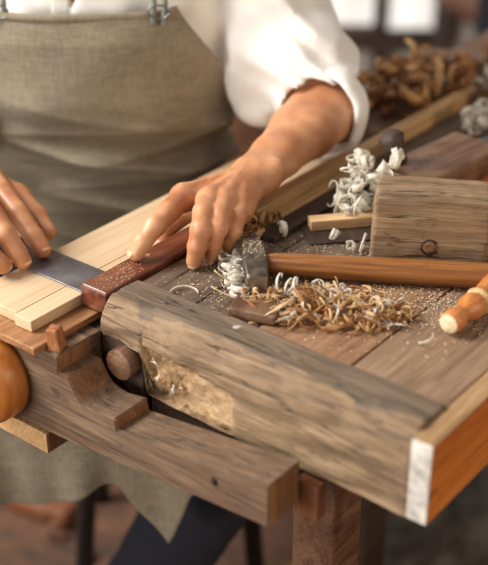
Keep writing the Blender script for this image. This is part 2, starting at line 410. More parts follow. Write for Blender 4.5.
# legs, rails below
bpart('leg',(.125,.175,-.085,-.035,-.8,-.0855),M['planebody'],r=.004,res=.1,amp=.001)
bpart('leg',(.115,.175,.95,1.01,-.8,-.0285),M['darkwood'],r=.004,res=.1)
bpart('leg',(-.08,-.02,.95,1.01,-.8,-.0285),M['darkwood'],r=.004,res=.1)
bpart('leg',(-.08,-.02,.30,.36,-.8,-.0285),M['darkwood'],r=.004,res=.1)
bpart('leg_bracket',(.160,.186,-.132,-.115,-.125,-.086),M['leg'],r=.003,res=.03,amp=.001)
bpart('cross_rail',(.1,.19,-.02,.9,-.075,-.0285),M['leg'],r=.003,res=.1)
bpart('stretcher',(.13,.16,-.02,.95,-.62,-.55),M['darkwood'],r=.003,res=.1)
bpart('sliding_shelf',(-.222,-.0985,-.195,.40,-.0290,-.0205),M['shelf'],r=.0015,res=.02,amp=.0008,freq=40,seed=3)
V,F=worn(.12,.06,.006,.001,.02)
# vise
vise=thing('wooden_vise','stepped wooden vise jaw in front of the bench with a round orange screw head','vise',(-.02,-.165,-.15))
vo=Vector((-.02,-.165,-.15))
cove=[(-.062,-.0655),(-.056,-.0715),(-.048,-.0745),(-.036,-.0755),(-.024,-.0735),(-.012,-.0715)]
prof=[(-.42,-.1345),(-.42,-.0295),(-.0835,-.0295),(-.0850,-.0500),(-.0715,-.0490)]+cove+[(-.0100,-.0845),(.168,-.0620),(.168,-.1075),(-.09,-.1285)]
bm=extrude_profile(prof,-.1795,-.134,.0014)
for v in bm.verts: v.co-=vo
me=D.meshes.new('jaw'); bm.to_mesh(me); bm.free(); me.materials.append(M['jaw']); me.materials.append(M['jaw_end'])
for p in me.polygons:
    p.use_smooth=False
    if p.normal.x>.7: p.material_index=1
put('jaw',me,(0,0,0),(0,0,0),vise)
V,F=lathe([(-.046,0.0005),(-.046,.012),(-.044,.0135),(-.043,.022),(-.0405,.036),(-.034,.0445),(-.024,.048),(-.006,.0485),(0,.047)],56)
hub=put('screw_head',fixn(mesh('screw_head',V,F,M['hub'],True)),(-.1740+.02,-.1800+.165,-.0820+.15),(0,0,0),vise)
wb('jaw_cheek',(-.42,-.0845,-.1345,-.1200,-.125,-.0297),M['jaw'],vise,org=vo,r=.0012,res=.03,amp=.0006)
V,F=lathe([(0,.0001),(0,.0155),(.0006,.0160),(.0275,.0160)],36)
put('guide_rod',fixn(mesh('guide_rod',V,F,M['planebody'],True)),(-.049+.02,-.134+.165,-.050+.15),(0,0,0),vise)
wb('guide_bar',(-.42,-.112,-.1785,-.147,-.1600,-.1355),[M['strip'],M['jaw_end']],vise,org=vo,r=.0015,res=.03,amp=.0006,fm=lambda c:1 if c.x>.153 else 0)
V,F=worn(.006,.004,.008,.0018,.002); put('nail_hole',mesh('nail_hole',V,F,M['dark'],True),(.108+.02,-.1795+.165,-.0855+.15),(0,0,0),vise)
# peg on the shelf
V,F=worn(.0155,.0155,.025,.0022,.003,.0012,160,2)
V=[Vector((v.x*(1-.18*(v.z+.011)/.022),v.y*(1-.1*(v.z+.011)/.022),v.z)) for v in V]
put('bench_peg',mesh('bench_peg',V,F,M['peg'],True),(-.0935,-.1710,-.0175),(.05,-.06,.3),None,'small chipped brown peg standing on top of the vise jaw','peg')

# boards, try square
def brd(name,b,mat,label,cat,group=None,**k):
    return wb(name,b,mat,tags=dict(label=label,cat=cat,group=group),**k)
brd('pine_board',(-.212,-.1460,-.172,.34,-.0200,-.0082),M['pine'],'wide pale planed pine board lying under the blade of the try square','board',r=.0008,res=.03)
brd('pine_board',(-.1448,-.1212,-.176,.34,-.0200,-.0080),M['pine'],'narrow pale pine board beside the wide one, close to the square stock','board',r=.0008,res=.03)
sq=thing('try_square','try square with a dark steel blade and a red-brown varnished wooden stock','try square',(-.1025,-.02,-.0195))
so=Vector((-.1025,-.02,-.0195))
wb('blade',(-.300,-.1215,-.1055,-.0605,-.0078,-.0063),M['steel'],sq,org=so,r=.0005,res=.05)
wb('stock',(-.1200,-.0850,-.1090,.105,-.0195,.0060),M['rose'],sq,org=so,r=.0028,res=.01,amp=.0006,freq=60,seed=4)
V,F=worn(.034,.0012,.022,.0004,.03)
put('end_plate',mesh('end_plate',V,F,M['rose'],True),(0,-.0892,.0125),(0,0,0),sq)

# long strips, file, stick
brd('wood_strip',(-.0830,-.0655,.105,.603,.0005,.0200),M['strip'],'long pale square wooden strip running from the hand to the far clutter','wooden strip',r=.0008,res=.05)
brd('wood_strip',(-.0645,-.0505,.110,.29,.0005,.0085),M['strip'],'thinner low pale strip lying along the near side of the long square one','wooden strip',r=.0008,res=.05)
fl=thing('flat_file','dark flat file half buried in shavings beside the pale strips','file',(-.038,.17,.0005),.0)
wb('file_body',(-.049,-.026,.085,.27,.0005,.0075),M['darkwood'],fl,org=Vector((-.038,.17,.0005)),r=.0015,res=.02)
wb('tang',(-.042,-.033,.27,.31,.002,.006),M['iron'],fl,org=Vector((-.038,.17,.0005)),r=.0015,res=.02)
sx=math.atan2(.044,.039)
V,F=worn(.095,.0165,.0115,.0009,.01)
me=mesh('pine_stick',V,F,[M['stick'],M['stick']],True)
ctr=Vector((-.0165,.1355,0))+Vector((math.cos(sx),math.sin(sx),0))*.0475
put('pine_stick',me,(ctr.x,ctr.y,.0085),(0,0,sx),None,'short pale squared stick poking out from under the heap of white curls','stick')
V,F=worn(.12,.05,.0025,.001,.03)
put('dark_offcut',mesh('dark_offcut',V,F,M['darkwood'],True),(ctr.x+.012,ctr.y-.004,.0013),(0,0,sx),None,'thin dark flat offcut lying under the short pale stick','offcut')

# hammer
a30=math.atan2(.106,.183)
ham=thing('hammer','old iron hammer head dusted with sawdust on a long brown wooden handle','hammer',(0,0,0))
hd=Vector((.031,-.018,0)); hf=Vector((-.036,.056,0)); hdir=(hf-hd).normalized(); L=(hf-hd).length
hw=Vector((-hdir.y,hdir.x,0))*-1
V=[];F=[]
secs=[(0,.0095,.003,.0245),(.002,.0112,.0012,.0262),(.030,.0122,.001,.0275),(.040,.0125,.001,.0285),(.062,.0120,.001,.0285),(.085,.0085,.004,.0262),(.098,.0050,.008,.0235),(L,.0040,.0095,.0220)]
nsec=20
for (t,wd,z0,z1) in secs:
    c=hd+hdir*t; hz=(z1-z0)/2; zc=(z1+z0)/2
    for k in range(nsec):
        q=2*math.pi*k/nsec; ex=.28
        cx=math.copysign(abs(math.cos(q))**ex,math.cos(q)); cz=math.copysign(abs(math.sin(q))**ex,math.sin(q))
        V.append(c+hw*cx*wd+Vector((0,0,zc+cz*hz)))
for i in range(len(secs)-1):
    for k in range(nsec): F.append((i*nsec+k,i*nsec+(k+1)%nsec,(i+1)*nsec+(k+1)%nsec,(i+1)*nsec+k))
nb=len(F); F.append(tuple(range(nsec))); F.append(tuple(range((len(secs)-1)*nsec,len(secs)*nsec)))
me=fixn(mesh('hammer_head',V,F,[M['iron'],M['ironface']],True,[0]*nb+[1,0]))
me.polygons[nb].use_smooth=False; me.polygons[nb+1].use_smooth=False
put('hammer_head',me,(0,0,0),(0,0,0),ham)
hm=hd+hdir*.050; dirh=Vector((math.cos(a30),math.sin(a30),0))
pts=[(-.012,.0070),(0,.0085),(.010,.0105),(.018,.0122),(.05,.0130),(.12,.0138),(.2,.0140),(.27,.0142),(.29,.0130),(.296,.008)]
V,F=lathe([(t,r) for t,r in pts],28,'X')
V=[Vector((v[0],v[1]*.95,v[2]*(.92))) for v in V]
hh=put('handle',fixn(mesh('handle',V,F,M['handle'],True)),(hm.x+.004,hm.y+.002,.0140),(0,0,a30+.02),ham)

# mallet block
mdir=Vector((.86,.51,0)).normalized(); ma=math.atan2(mdir.y,mdir.x); mp=Vector((-mdir.y,mdir.x,0))
mc=Vector((.078,.112,0))+mdir*.0585+mp*.028
ml=thing('mallet_head','weathered grey-brown wooden mallet block with a round knot, behind the hammer handle','mallet',(mc.x,mc.y,.0),ma)
def mfn(p,i,d):
    k=(p.z+.038)/.076
    p=Vector((p.x+ (-.003 if p.x<0 else 0)*(1-k)+.0022*mn.noise(Vector((p.y*60,p.z*40,1))),p.y+.0012*mn.noise(Vector((p.x*30,p.z*90,5))),p.z-.0008*abs(p.x/.058)**3+.001*mn.noise(Vector((p.x*60,p.y*60,2)))))
    return p
V,F=worn(.117,.056,.0765,.005,.004,.0012,70,8,mfn)
put('block',mesh('block',V,F,M['mallet'],True),(0,0,.0392),(0,0,0),ml)
V,F=lathe([(-.0005,.0005),(-.0012,.004),(-.0008,.0062),(.001,.0068),(.002,.0068)],20)
put('knot',fixn(mesh('knot',V,F,M['knot'],True)),(-.0005,-.0281,.0225),(0,0,0),ml)
V,F=sweep([(.0082*math.cos(a*math.pi/12)*(1+.1*math.sin(a*2)),0,.0082*math.sin(a*math.pi/12)) for a in range(2,23)],[.0005+.0006*random.random() for _ in range(21)],6)
put('knot_rim',mesh('knot_rim',V,F,M['dark'],True),(-.0005,-.0283,.0228),(0,0,0),ml)

# turned handle at right
tk=thing('turned_handle','orange turned wooden tool handle with a pale round end, at the right edge','tool handle',(.212,.034,0),-.03)
pf=[(0,.0005),(0,.0092),(.0012,.0104),(.008,.0112),(.016,.0108),(.022,.0085),(.0255,.0078),(.029,.0092),(.036,.0125),(.042,.0132),(.0475,.0122),(.049,.0108),(.051,.0108),(.052,.0135),(.0545,.0142),(.057,.0134),(.059,.0120),(.066,.0128),(.085,.0155),(.105,.0165),(.125,.0145),(.14,.011),(.142,.0005)]
n=40; V,F=lathe(pf,n,'Y',False)
fmx=[1 if (i//n)==0 else (2 if 12<=i//n<=14 else 0) for i in range(len(F))]
put('handle_body',fixn(mesh('handle_body',V,F,[M['turned'],M['endgrain'],M['strip']],True,fmx)),(0,0,.0142),(.0,0,0),tk)
V,F=lathe([(.142,.004),(.16,.0038),(.25,.003)],12); put('steel_shank',fixn(mesh('steel_shank',V,F,M['steel'],True)),(0,0,.0142),(0,0,0),tk)

# small wedge by beam
def wedge(p,i,d): return Vector((p.x,p.y,p.z*(1-.35*(p.x/.05))))
V,F=worn(.048,.030,.013,.003,.004,.001,90,6,wedge)
put('wood_wedge',mesh('wood_wedge',V,F,M['planebody'],True),(.050,-.045,.0066),(0,0,.35),None,'reddish brown wooden wedge half covered by shavings behind the front beam','wedge')

# plane body behind the mallet
pl=thing('wooden_plane','dark brown wooden bench plane lying dusty behind the mallet block','hand plane',(.048,.300,0),-.12)
V,F=worn(.072,.150,.050,.006,.012,.001,40,2); put('plane_body',mesh('plane_body',V,F,M['planebody'],True),(0,0,.0255),(0,0,0),pl)
V,F=sweep([(0,0,0),(-.002,-.004,.018),(-.004,-.008,.030),(-.005,-.010,.036)],[.012,.011,.015,.009],14,1)
put('front_knob',mesh('front_knob',V,F,M['darkwood'],True),(-.024,-.050,.050),(0,0,0),pl)
# offcuts / small things behind
V,F=worn(.09,.03,.022,.002,.02); put('wood_offcut',mesh('wood_offcut',V,F,M['orange'],True),(.104,.340,.0115),(0,0,.50),None,'orange wood offcut behind the right end of the mallet block','offcut')
ci=thing('chisel','grey steel chisel blade leaning beside the dark plane at the far right','chisel',(.066,.44,0),-.5)
V,F=worn(.03,.13,.004,.001,.03); put('chisel_blade',mesh('chisel_blade',V,F,M['steel'],True),(0,0,.028),(.12,.35,0),ci)
V,F=lathe([(0,.007),(.01,.010),(.06,.013),(.1,.011),(.105,.004)],16); put('chisel_handle',fixn(mesh('chisel_handle',V,F,M['turned'],True)),(0,.062,.036),(.12,0,0),ci)
# far clutter on the bench
V,F=sweep([(0,0,0),(.004,.01,.05),(.0,.012,.062)],[.007,.006,.004],8)
put('upright_peg',mesh('upright_peg',V,F,M['strip'],True),(-.108,.560,.0),(-.1,-.2,0),None,'thin pale stick standing upright among the far brown shavings','stick')
V,F=worn(.022,.012,.028,.003,.02); put('blue_grey_block',mesh('blue_grey_block',V,F,plain('blue_grey_paint',(150,160,165),.6,0,.1),True),(-.108,.585,.0145),(0,.05,.3),None,'small pale blue-grey block next to the upright stick in the far clutter','block')
for (x,y,lx,ly,lz,rz,mt,lb) in ((-.150,.68,.10,.05,.03,.4,'planebody','dark red-brown wooden block at the left of the far clutter'),(-.07,.78,.14,.06,.04,.9,'leg','reddish block lying across the far end of the bench'),(.03,.60,.16,.05,.035,.1,'planebody','dark block in the far clutter at the right edge'),(-.17,.50,.07,.03,.014,1.2,'leg','flat red-brown offcut nearest the sleeve in the far clutter')):
    V,F=worn(lx,ly,lz,.004,.03,.001); put('wood_block',mesh('wood_block',V,F,M[mt],True),(x,y,lz/2+.0005),(0,0,rz),None,lb,'wood block')

exec_after=[]
# ------------------------------------------------------------------ shavings
def strip_mesh(path,wvec,hw,th):
    """ribbon with real thickness; path points, width vectors, half width list"""
    V=[];F=[];n=len(path)
    for i,p in enumerate(path):
        t=(path[min(i+1,n-1)]-path[max(i-1,0)]).normalized(); w_=wvec[i].normalized(); nn=t.cross(w_).normalized()*th/2
        V+= [p-w_*hw[i]-nn,p+w_*hw[i]-nn,p+w_*hw[i]+nn,p-w_*hw[i]+nn]
    for i in range(n-1):
        for k in range(4): l=(k+1)%4; F.append((4*i+k,4*i+l,4*i+4+l,4*i+4+k))
    F.append((3,2,1,0)); F.append((4*n-4,4*n-3,4*n-2,4*n-1)); return V,F
def curl(r0=.006,r1=.009,turns=2,width=.005,pitch=.004,n=None,wob=.15,loose=0):
    n=n or int(18*turns)+4; path=[];wv=[];hw=[]
    ph=random.random()*9
    for i in range(n):
        t=i/(n-1); a=2*math.pi*turns*t; r=(r0+(r1-r0)*t)*(1+wob*math.sin(a*.63+ph))
        ax=pitch*turns*t*(1+.3*math.sin(a*.4+ph))
        path.append(Vector((ax,r*math.cos(a),r*math.sin(a))) + Vector((0,loose*t*t,0)))
        wv.append(Vector((1,.25*math.sin(a*.5+ph),.25*math.cos(a*.37+ph)))); 
        hw.append(width/2*(1 if 0<i<n-1 else .5)*(.85+.3*random.random()*.5))
    return strip_mesh(path,wv,hw,.0004)
def sliver(L=.035,w=.0022,bend=1.0,twist=1.5,lift=.004):
    n=12;path=[];wv=[];hw=[];a=0;p=Vector((0,0,0)); ph=random.random()*6; b=bend*random.uniform(-1,1)*2/L/n*L; 
    for i in range(n):
        t=i/(n-1); path.append(p.copy()+Vector((0,0,lift*math.sin(math.pi*t*1.3+ph))))
        p+=Vector((math.cos(a),math.sin(a),0))*L/n; a+=b*(1+math.sin(3*t+ph))
        q=twist*math.sin(t*2.2+ph); wv.append(Vector((-math.sin(a)*math.cos(q),math.cos(a)*math.cos(q),math.sin(q)))); hw.append(w/2*(.35+.65*math.sin(math.pi*min(1,max(.05,t))))*random.uniform(.8,1.2))
    c=sum(path,Vector())/n; path=[q-c for q in path]
    return strip_mesh(path,wv,hw,.0005)
def place(name,VF,mat,xy,zb,rot,label,cat,group=None):
    V,F=VF; Rm=Matrix.Rotation(rot[2],3,'Z')@Matrix.Rotation(rot[1],3,'Y')@Matrix.Rotation(rot[0],3,'X')
    c=sum((Vector(v) for v in V),Vector())/len(V); V=[Rm@(Vector(v)-c) for v in V]
    mz=min(v.z for v in V)
    return put(name,mesh(name,V,F,mat,True),(xy[0],xy[1],zb-mz),(0,0,0),None,label,cat,group)
U=random.uniform
# (x,y) curls with own look; axis rot
cg='white wood curls heaped beyond the pale stick'
cl='cream spiral shaving in the tall heap behind the pale stick'
heap=[(.0,.2,.036),(.016,.206,.05),(-.012,.21,.036),(.01,.216,.03),(.022,.214,.054),(.024,.2,.044),(-.016,.196,.03),(.008,.186,.02),(.02,.222,.060),(.000,.172,.013),(.012,.186,.013),(.022,.196,.010),(-.012,.190,.012),(-.004,.206,.010),(.010,.212,.016),(.0,.190,.026),(.012,.202,.030),(-.010,.205,.028),(.004,.186,.038),(-.006,.198,.044),(.014,.194,.044),(.002,.203,.054),(-.010,.214,.046),(.020,.212,.036),(-.004,.200,.060),(-.02,.2,.02),(.026,.205,.022),(.034,.212,.014),(-.022,.215,.012),(.004,.174,.024),(-.008,.178,.02)]
for i,(x,y,zz) in enumerate(heap):
    place('wood_curl',curl(U(.005,.008),U(.007,.012),U(.9,1.8),U(.006,.011),U(.003,.008)),M['curl'],(x*1.25+.004,y+(y-.19)*.35+.004),max(.001,zz*1.12-.008),(U(0,6),U(0,6),U(0,6)),cl,'shaving',cg)
for i in range(9):
    place('wood_curl',curl(U(.006,.009),U(.009,.013),U(.8,1.6),U(.0018,.0032),U(.004,.008)),M['curl'],(U(-.014,.024),U(.180,.222)),U(.012,.056),(U(0,6),U(0,6),U(0,6)),'thin wiry cream curl threaded through the white heap behind the stick','shaving','thin wiry curls in the white heap')
place('wood_curl',curl(.012,.017,.8,.0028,.004,wob=.05),M['curl'],(-.014,.176),.014,(0,.3,.9),'wide thin hoop of shaving arching over the left of the white heap','shaving')
place('wood_curl',curl(.012,.020,.7,.0030,.004,wob=.05),M['curl'],(.022,.178),.010,(1.9,.2,-.1),'long pale band looping over the stick end at the foot of the white heap','shaving')
place('wood_curl',curl(.006,.007,.9,.0020,.003,wob=.1),M['curl'],(-.008,.206),.060,(0,.2,.5),'hook-shaped curl on the very top of the white heap','shaving')
singles=[((-.027,.101),.003,(.006,.0085,1.8,.005,.004),(0,.15,.9),'open cream curl resting right of the hand, above the hammer head'),
((-.032,.030),.0005,(.005,.007,2.2,.006,.004),(0,.2,.3),'tight cream roll leaning on the left side of the hammer head'),
((-.022,.018),.001,(.006,.008,1.3,.009,.004),(.8,.3,.2),'broad crumpled cream shaving beside the hammer head'),
((-.010,.004),.0005,(.007,.010,1.0,.009,.005),(1.7,.2,1.0),'flattened cream shaving below the hammer face, left corner'),
((.060,-.002),.007,(.0085,.0095,3.0,.0026,.0120),(0,.0,.02),'springy cream spiral lying just right of the hammer face'),
((.082,.010),.014,(.005,.007,1.5,.003,.004),(0,.4,1.3),'small twisted cream curl at the right end of the springy spiral'),
((.022,.128),.003,(.005,.007,1.4,.005,.004),(.5,.4,.2),'crumpled cream curl below the pale stick'),
((.045,.124),.0005,(.004,.006,1.6,.004,.004),(0,.6,1.2),'small cream curl between the stick and the mallet block'),
((.058,.127),.0005,(.010,.012,.9,.003,.004),(0,.25,.35),'thin upright hoop of shaving against the left foot of the mallet block'),
((.203,.010),.0005,(.010,.004,.6,.003,.004),(.6,1.2,.2),'lone cream comma of shaving on the bare plank below the turned handle'),
((-.036,-.052),.0005,(.012,.014,.5,.0024,.002),(0,1.5,2.4),'thin arc of shaving on the grey plank below the wooden stock'),
((.07,.150),.0765,(.0,.0,.0,.0,.0),None,None)]
for xy,zb,a,rot,lb in singles:
    if rot is None: continue
    place('wood_curl',curl(*a),M['curl'],xy,zb,rot,lb,'shaving')
for i in range(7):
    t=i/6; q=Vector((.062,.165,0))+mdir*(.012+.070*t)+mp*.012
    place('wood_curl',curl(U(.004,.006),U(.005,.008),U(1,1.6),U(.005,.008),.003),M['curl'],(q.x,q.y),(.052 if i>2 else .045),(U(0,6),U(0,6),U(0,6)),'cream shaving in the row showing behind the top of the mallet block','shaving','cream shavings behind the mallet block')
for i in range(16):
    place('wood_curl',curl(U(.004,.007),U(.007,.012),U(.8,1.8),U(.006,.012),.004),M['curl'],(U(-.035,.000),U(.485,.53)),U(.0,.022),(U(0,6),U(0,6),U(0,6)),'blurred cream curl right of the far end of the long strip','shaving','cream curls at the far right edge')
for i in range(6):
    place('wood_curl',curl(U(.006,.008),U(.008,.012),U(1,2),U(.006,.009),.004),M['curl'],(U(-.10,-.06),U(.62,.70)),U(.0,.01),(U(0,6),U(0,6),U(0,6)),'blurred pale curl near the top right corner of the bench clutter','shaving','pale curls in the top right clutter')
for i in range(18):
    place('wood_flake',curl(U(.005,.009),U(.008,.013),U(.35,1.0),U(.003,.008),U(.003,.008)),M['curl'],(-.034+.048*i/17+U(-.004,.004),.016-.040*i/17+U(-.005,.005)),U(.0005,.005),(U(0,6),U(0,6),U(0,6)),'broad cream flake of shaving lying left of the hammer head','shaving','cream flakes beside the hammer head')
# brown curls in far clutter
for i in range(60):
    place('wood_curl',curl(U(.008,.014),U(.014,.03),U(.25,.9),U(.008,.018),.010),random.choice([M['brownsh'],M['brownsh'],M['tan'],M['leg']]),(U(-.20,-.09),U(.46,.66)),U(0,.022),(U(0,6),U(0,6),U(0,6)),'blurred brown curl in the far heap beside the end of the long strip','shaving','brown shavings heaped at the far left of the bench')
for i in range(14):
    place('wood_curl',curl(U(.004,.006),U(.006,.010),U(.8,1.6),U(.005,.008),.004),random.choice([M['brownsh'],M['tan']]),(U(-.062,-.048),U(.085,.130)) if i%2 else (U(-.075,-.05),U(.075,.115)),U(0,.008),(U(0,6),U(0,6),U(0,6)),'brown crumpled shaving packed between the hand and the pale strips','shaving','brown shavings between hand and strips')
# tan slivers pile
pc=Vector((.100,.001,0)); e1=Vector((.86,.51,0)).normalized(); e2=Vector((-e1.y,e1.x,0))
for i in range(270):
    a=U(0,6.28); rr=math.sqrt(random.random()); x=rr*math.cos(a)*.080; y=rr*math.sin(a)*.038
    q=pc+e1*x+e2*y+Vector((-.004,.0,0)); hgt=.017*(1-rr)**.8
    if q.x>.262: continue
    place('wood_sliver',sliver(U(.014,.042),U(.0022,.0056),U(.6,2.6),U(.5,2.4),U(.001,.006)),random.choice([M['tan'],M['tan'],M['tan'],M['tan2'],M['brownsh'],M['brownsh'],M['curl']]),(q.x,q.y),.0004+hgt*random.random(),(U(-.25,.25),U(-.2,.2),U(0,6.28)),'thin tan wood sliver in the pile between hammer handle and front beam','shaving','tan slivers piled in front of the hammer handle')
for (x,y,rz,Ln,lb) in ((.028,-.040,.2,.07,'longest curved tan sliver sweeping over the wedge behind the beam'),(.072,-.030,.9,.06,'long tan sliver fanning down from the pile towards the beam'),(-.004,-.018,.1,.035,'short tan strip on the grey plank left of the wedge')):
    place('wood_sliver',sliver(Ln,.0042,.9,.6,.006),M['tan2'],(x,y),.009,(0,0,rz),lb,'shaving')
place('wood_chip',sliver(.016,.008,.1,.2,.001),M['curl'],(.058,-.079),.0035,(0,0,.3),'cream chip lying on the top edge of the front beam','chip')
# sawdust specks: nobody could count
def specks(name,label,n,fn,mat,sz=(.0004,.0013)):
    V=[];F=[]
    for i in range(n):
        p=fn()
        if p is None: continue
        s=U(*sz); b=len(V); a=U(0,6.28); dx=Vector((math.cos(a),math.sin(a),U(-.3,.3)))*s; dy=Vector((-math.sin(a),math.cos(a),U(-.3,.3)))*s*U(.3,.9); dz=Vector((0,0,s*.5))
        V+= [p-dx,p+dy,p+dx,p-dy,p+dz+dx*.2]; F+=[(b,b+1,b+4),(b+1,b+2,b+4),(b+2,b+3,b+4),(b+3,b,b+4),(b+3,b+2,b+1,b)]
    return put(name,mesh(name,V,F,mat),(0,0,0),kind='stuff',label=label,cat='sawdust')
def onbench():
    c=random.choice([(.10,.02,.07,.045),(.17,.075,.035,.03),(.0,-.015,.035,.03),(.02,.105,.05,.03),(.175,.09,.03,.02),(.06,.07,.09,.02)])
    x=random.gauss(c[0],c[2]);y=random.gauss(c[1],c[3])
    if not(-.08<x<.26 and -.06<y<.3): return None
    return Vector((x,y,.0006))
specks('sawdust','fine pale sawdust sprinkled over the bench planks around the tools',2600,onbench,M['dust'])
def onhead():
    t=random.triangular(.03,.095,.06); wmax=.011 if t<.065 else .011-(t-.065)*.2
    q=hd+hdir*t+hw*U(-wmax,wmax); z=.0287 if t<.062 else .0287-(t-.062)*.14
    if t<.04: z=.0280+ (t-.03)*.05
    return Vector((q.x,q.y,z+.0002))
specks('head_sawdust','white sawdust specks clinging to the top of the iron hammer head',240,onhead,M['dust'],(.0003,.0009))
def inboard():
    return Vector((U(-.118,-.087),random.gauss(-.07,.02),.0064))
specks('stock_dust','pale dust smeared on the varnished stock near its end',160,inboard,M['dust'],(.0003,.0009))

# debris in the beam's cavity
for i in range(12):
    place('wood_splinter',sliver(U(.006,.014),U(.002,.004),.5,1.5,.002),random.choice([M['tan2'],M['curl'],M['brownsh']]),(U(-.022,.020),U(-.122,-.117)),-.062+U(0,.02),(U(-1,1),U(-1,1),U(0,6)),'small torn splinter caught in the broken hollow of the front beam','splinter','splinters in the beam hollow')

# ------------------------------------------------------------------ person
po=np.array([-.19,.45,-H])
person=put('person',None,bw(po[0],po[1],po[2]),(0,0,RZ),label='seated person in white shirt and linen apron, both hands working on the bench',cat='person')
def pput(name,V,F,mat,smooth=True,fm=None,parent=None):
    V=np.asarray(V)-po; return put(name,mesh(name,V,F,mat,smooth,fm),(0,0,0),(0,0,0),parent or person)
NAILS=[]
def finger(G,pts,k=.003):
    return chain(G,pts,k)
# left hand of the figure (bench coordinates)
Wl=(-.083,.128,.050)
El=(-.121,.322,.064)
Lf={'index':[((-.1150,.041,.0455),.0130),((-.1050,.010,.0450),.0115),((-.1020,-.017,.0385),.0106),((-.1040,-.034,.0265),.0096),((-.1075,-.0410,.0150),.0084)],
 'middle':[((-.0790,.042,.0525),.0125),((-.0640,.015,.0530),.0112),((-.0525,-.003,.0450),.0105),((-.0535,-.0085,.0275),.0096),((-.0570,-.0090,.0095),.0086)],
 'ring':[((-.0660,.052,.0505),.0120),((-.0520,.027,.0510),.0104),((-.0425,.0110,.0430),.0094),((-.0460,.0085,.0255),.0086),((-.0510,.0105,.0090),.0077)],
 'little':[((-.0560,.066,.0430),.0108),((-.0430,.043,.0425),.0094),((-.0390,.031,.0345),.0088),((-.0440,.029,.0205),.0080),((-.0495,.0325,.0080),.0072)],
 'thumb':[((-.1000,.100,.034),.0150),((-.1250,.072,.020),.0135),((-.1340,.048,.010),.0108),((-.1320,.028,.0035),.0095)]}
def handL(G):
    d=None
    for n_,r1 in (('index',.0145),('middle',.0145),('ring',.014),('little',.0130)):
        m=np.array(Lf[n_][0][0]); a=np.array(Wl)+(m-np.array(Wl))*.12; mm=m-np.array([0,0,.003])
        e=cone(G,a,mm,.0165,r1*.93); d=e if d is None else smin(d,e,.010)
    d=smin(d,cone(G,(-.095,.085,.028),(-.065,.075,.028),.012,.012),.015)
    d=smin(d,finger(G,Lf['thumb'],.006),.010)
    # wrist and forearm, wider than tall
    W0=np.array(Wl);E0=np.array(El); ax=(E0-W0)/np.linalg.norm(E0-W0); sd=np.array([ax[1],-ax[0],0]); sd/=np.linalg.norm(sd)
    for s in (-1,1):
        e=chain(G,[(W0+sd*s*.009,.0185),(W0+(E0-W0)*.25+sd*s*.008,.0205),(W0+(E0-W0)*.6+sd*s*.010,.0285),(E0+sd*s*.009,.037)],.01); d=smin(d,e,.014)
    palm=d; out=d
    for n_ in ('index','middle','ring','little'):
        f=Lf[n_]; e=finger(G,f,.003)
        e=smin(e,np.linalg.norm(G-np.array(f[2][0],dtype=np.float32),axis=-1)-f[2][1]*1.0,.004)      # middle joint
        e=smin(e,np.linalg.norm(G-(np.array(f[0][0],dtype=np.float32)+np.array([0,0,.0018],dtype=np.float32)),axis=-1)-f[0][1]*.97,.004)  # knuckle
        a=np.array(f[0][0])+np.array([0,0,f[0][1]-.0012]); b=np.array(Wl)+np.array([0,0,.015])
        pe=smin(palm,cone(G,a,a+(b-a)*.6,.0030,.0014),.005)      # tendon on the back of the hand
        out=np.minimum(out,smin(pe,e,.007))
    d=out
    d=smin(d,np.linalg.norm(G-np.array([-.062,.135,.064],dtype=np.float32),axis=-1)-.008,.012)
    # veins
    for pl_ in ([(-.100,.07,.0615),(-.09,.09,.0665),(-.084,.11,.0685),(-.088,.15,.0720)],[(-.072,.066,.0640),(-.077,.088,.0665),(-.082,.105,.0680)]):
        for a,b in zip(pl_[:-1],pl_[1:]): d=smin(d,cone(G,a,b,.0013,.0013),.003)
    d=d+.0003*np.clip((.13-G[...,1])*30,0,1)*np.sin(G[...,0]*310+G[...,1]*90)*np.sin(G[...,1]*260)*np.sin(G[...,2]*280)
    return d
Vh,Fh=nets(handL,(-.175,-.065,-.010),(-.020,.390,.115),.0018); Vh=relax(Vh,Fh,1,.3)
def knuckle_bump(V): return V
# right hand of the figure: fingers spread on the blade
Rf={'index':[((-.318,-.047,.044),.0135),((-.284,-.062,.0425),.0122),((-.250,-.0705,.030),.0115),((-.221,-.0765,.0130),.0104),((-.2055,-.0795,.0035),.0094)],
 'middle':[((-.290,-.092,.050),.0135),((-.246,-.108,.0435),.0120),((-.222,-.1130,.030),.0114),((-.2095,-.1110,.0120),.0104),((-.2030,-.1095,.0035),.0094)],
 'ring':[((-.280,-.132,.050),.0125),((-.240,-.144,.040),.0110),((-.222,-.1410,.025),.0105),((-.2130,-.1340,.0100),.0096),((-.2110,-.1290,.0030),.0088)],
 'little':[((-.305,-.142,.040),.0105),((-.284,-.152,.030),.0090),((-.268,-.156,.018),.0082),((-.258,-.157,.006),.0075),((-.254,-.158,.0015),.0070)],
 'thumb':[((-.335,-.045,.036),.0150),((-.290,-.034,.024),.0130),((-.255,-.040,.012),.0112),((-.2300,-.0480,.0040),.0092)]}
Wr=(-.372,-.098,.052); Er=(-.520,.085,.045)
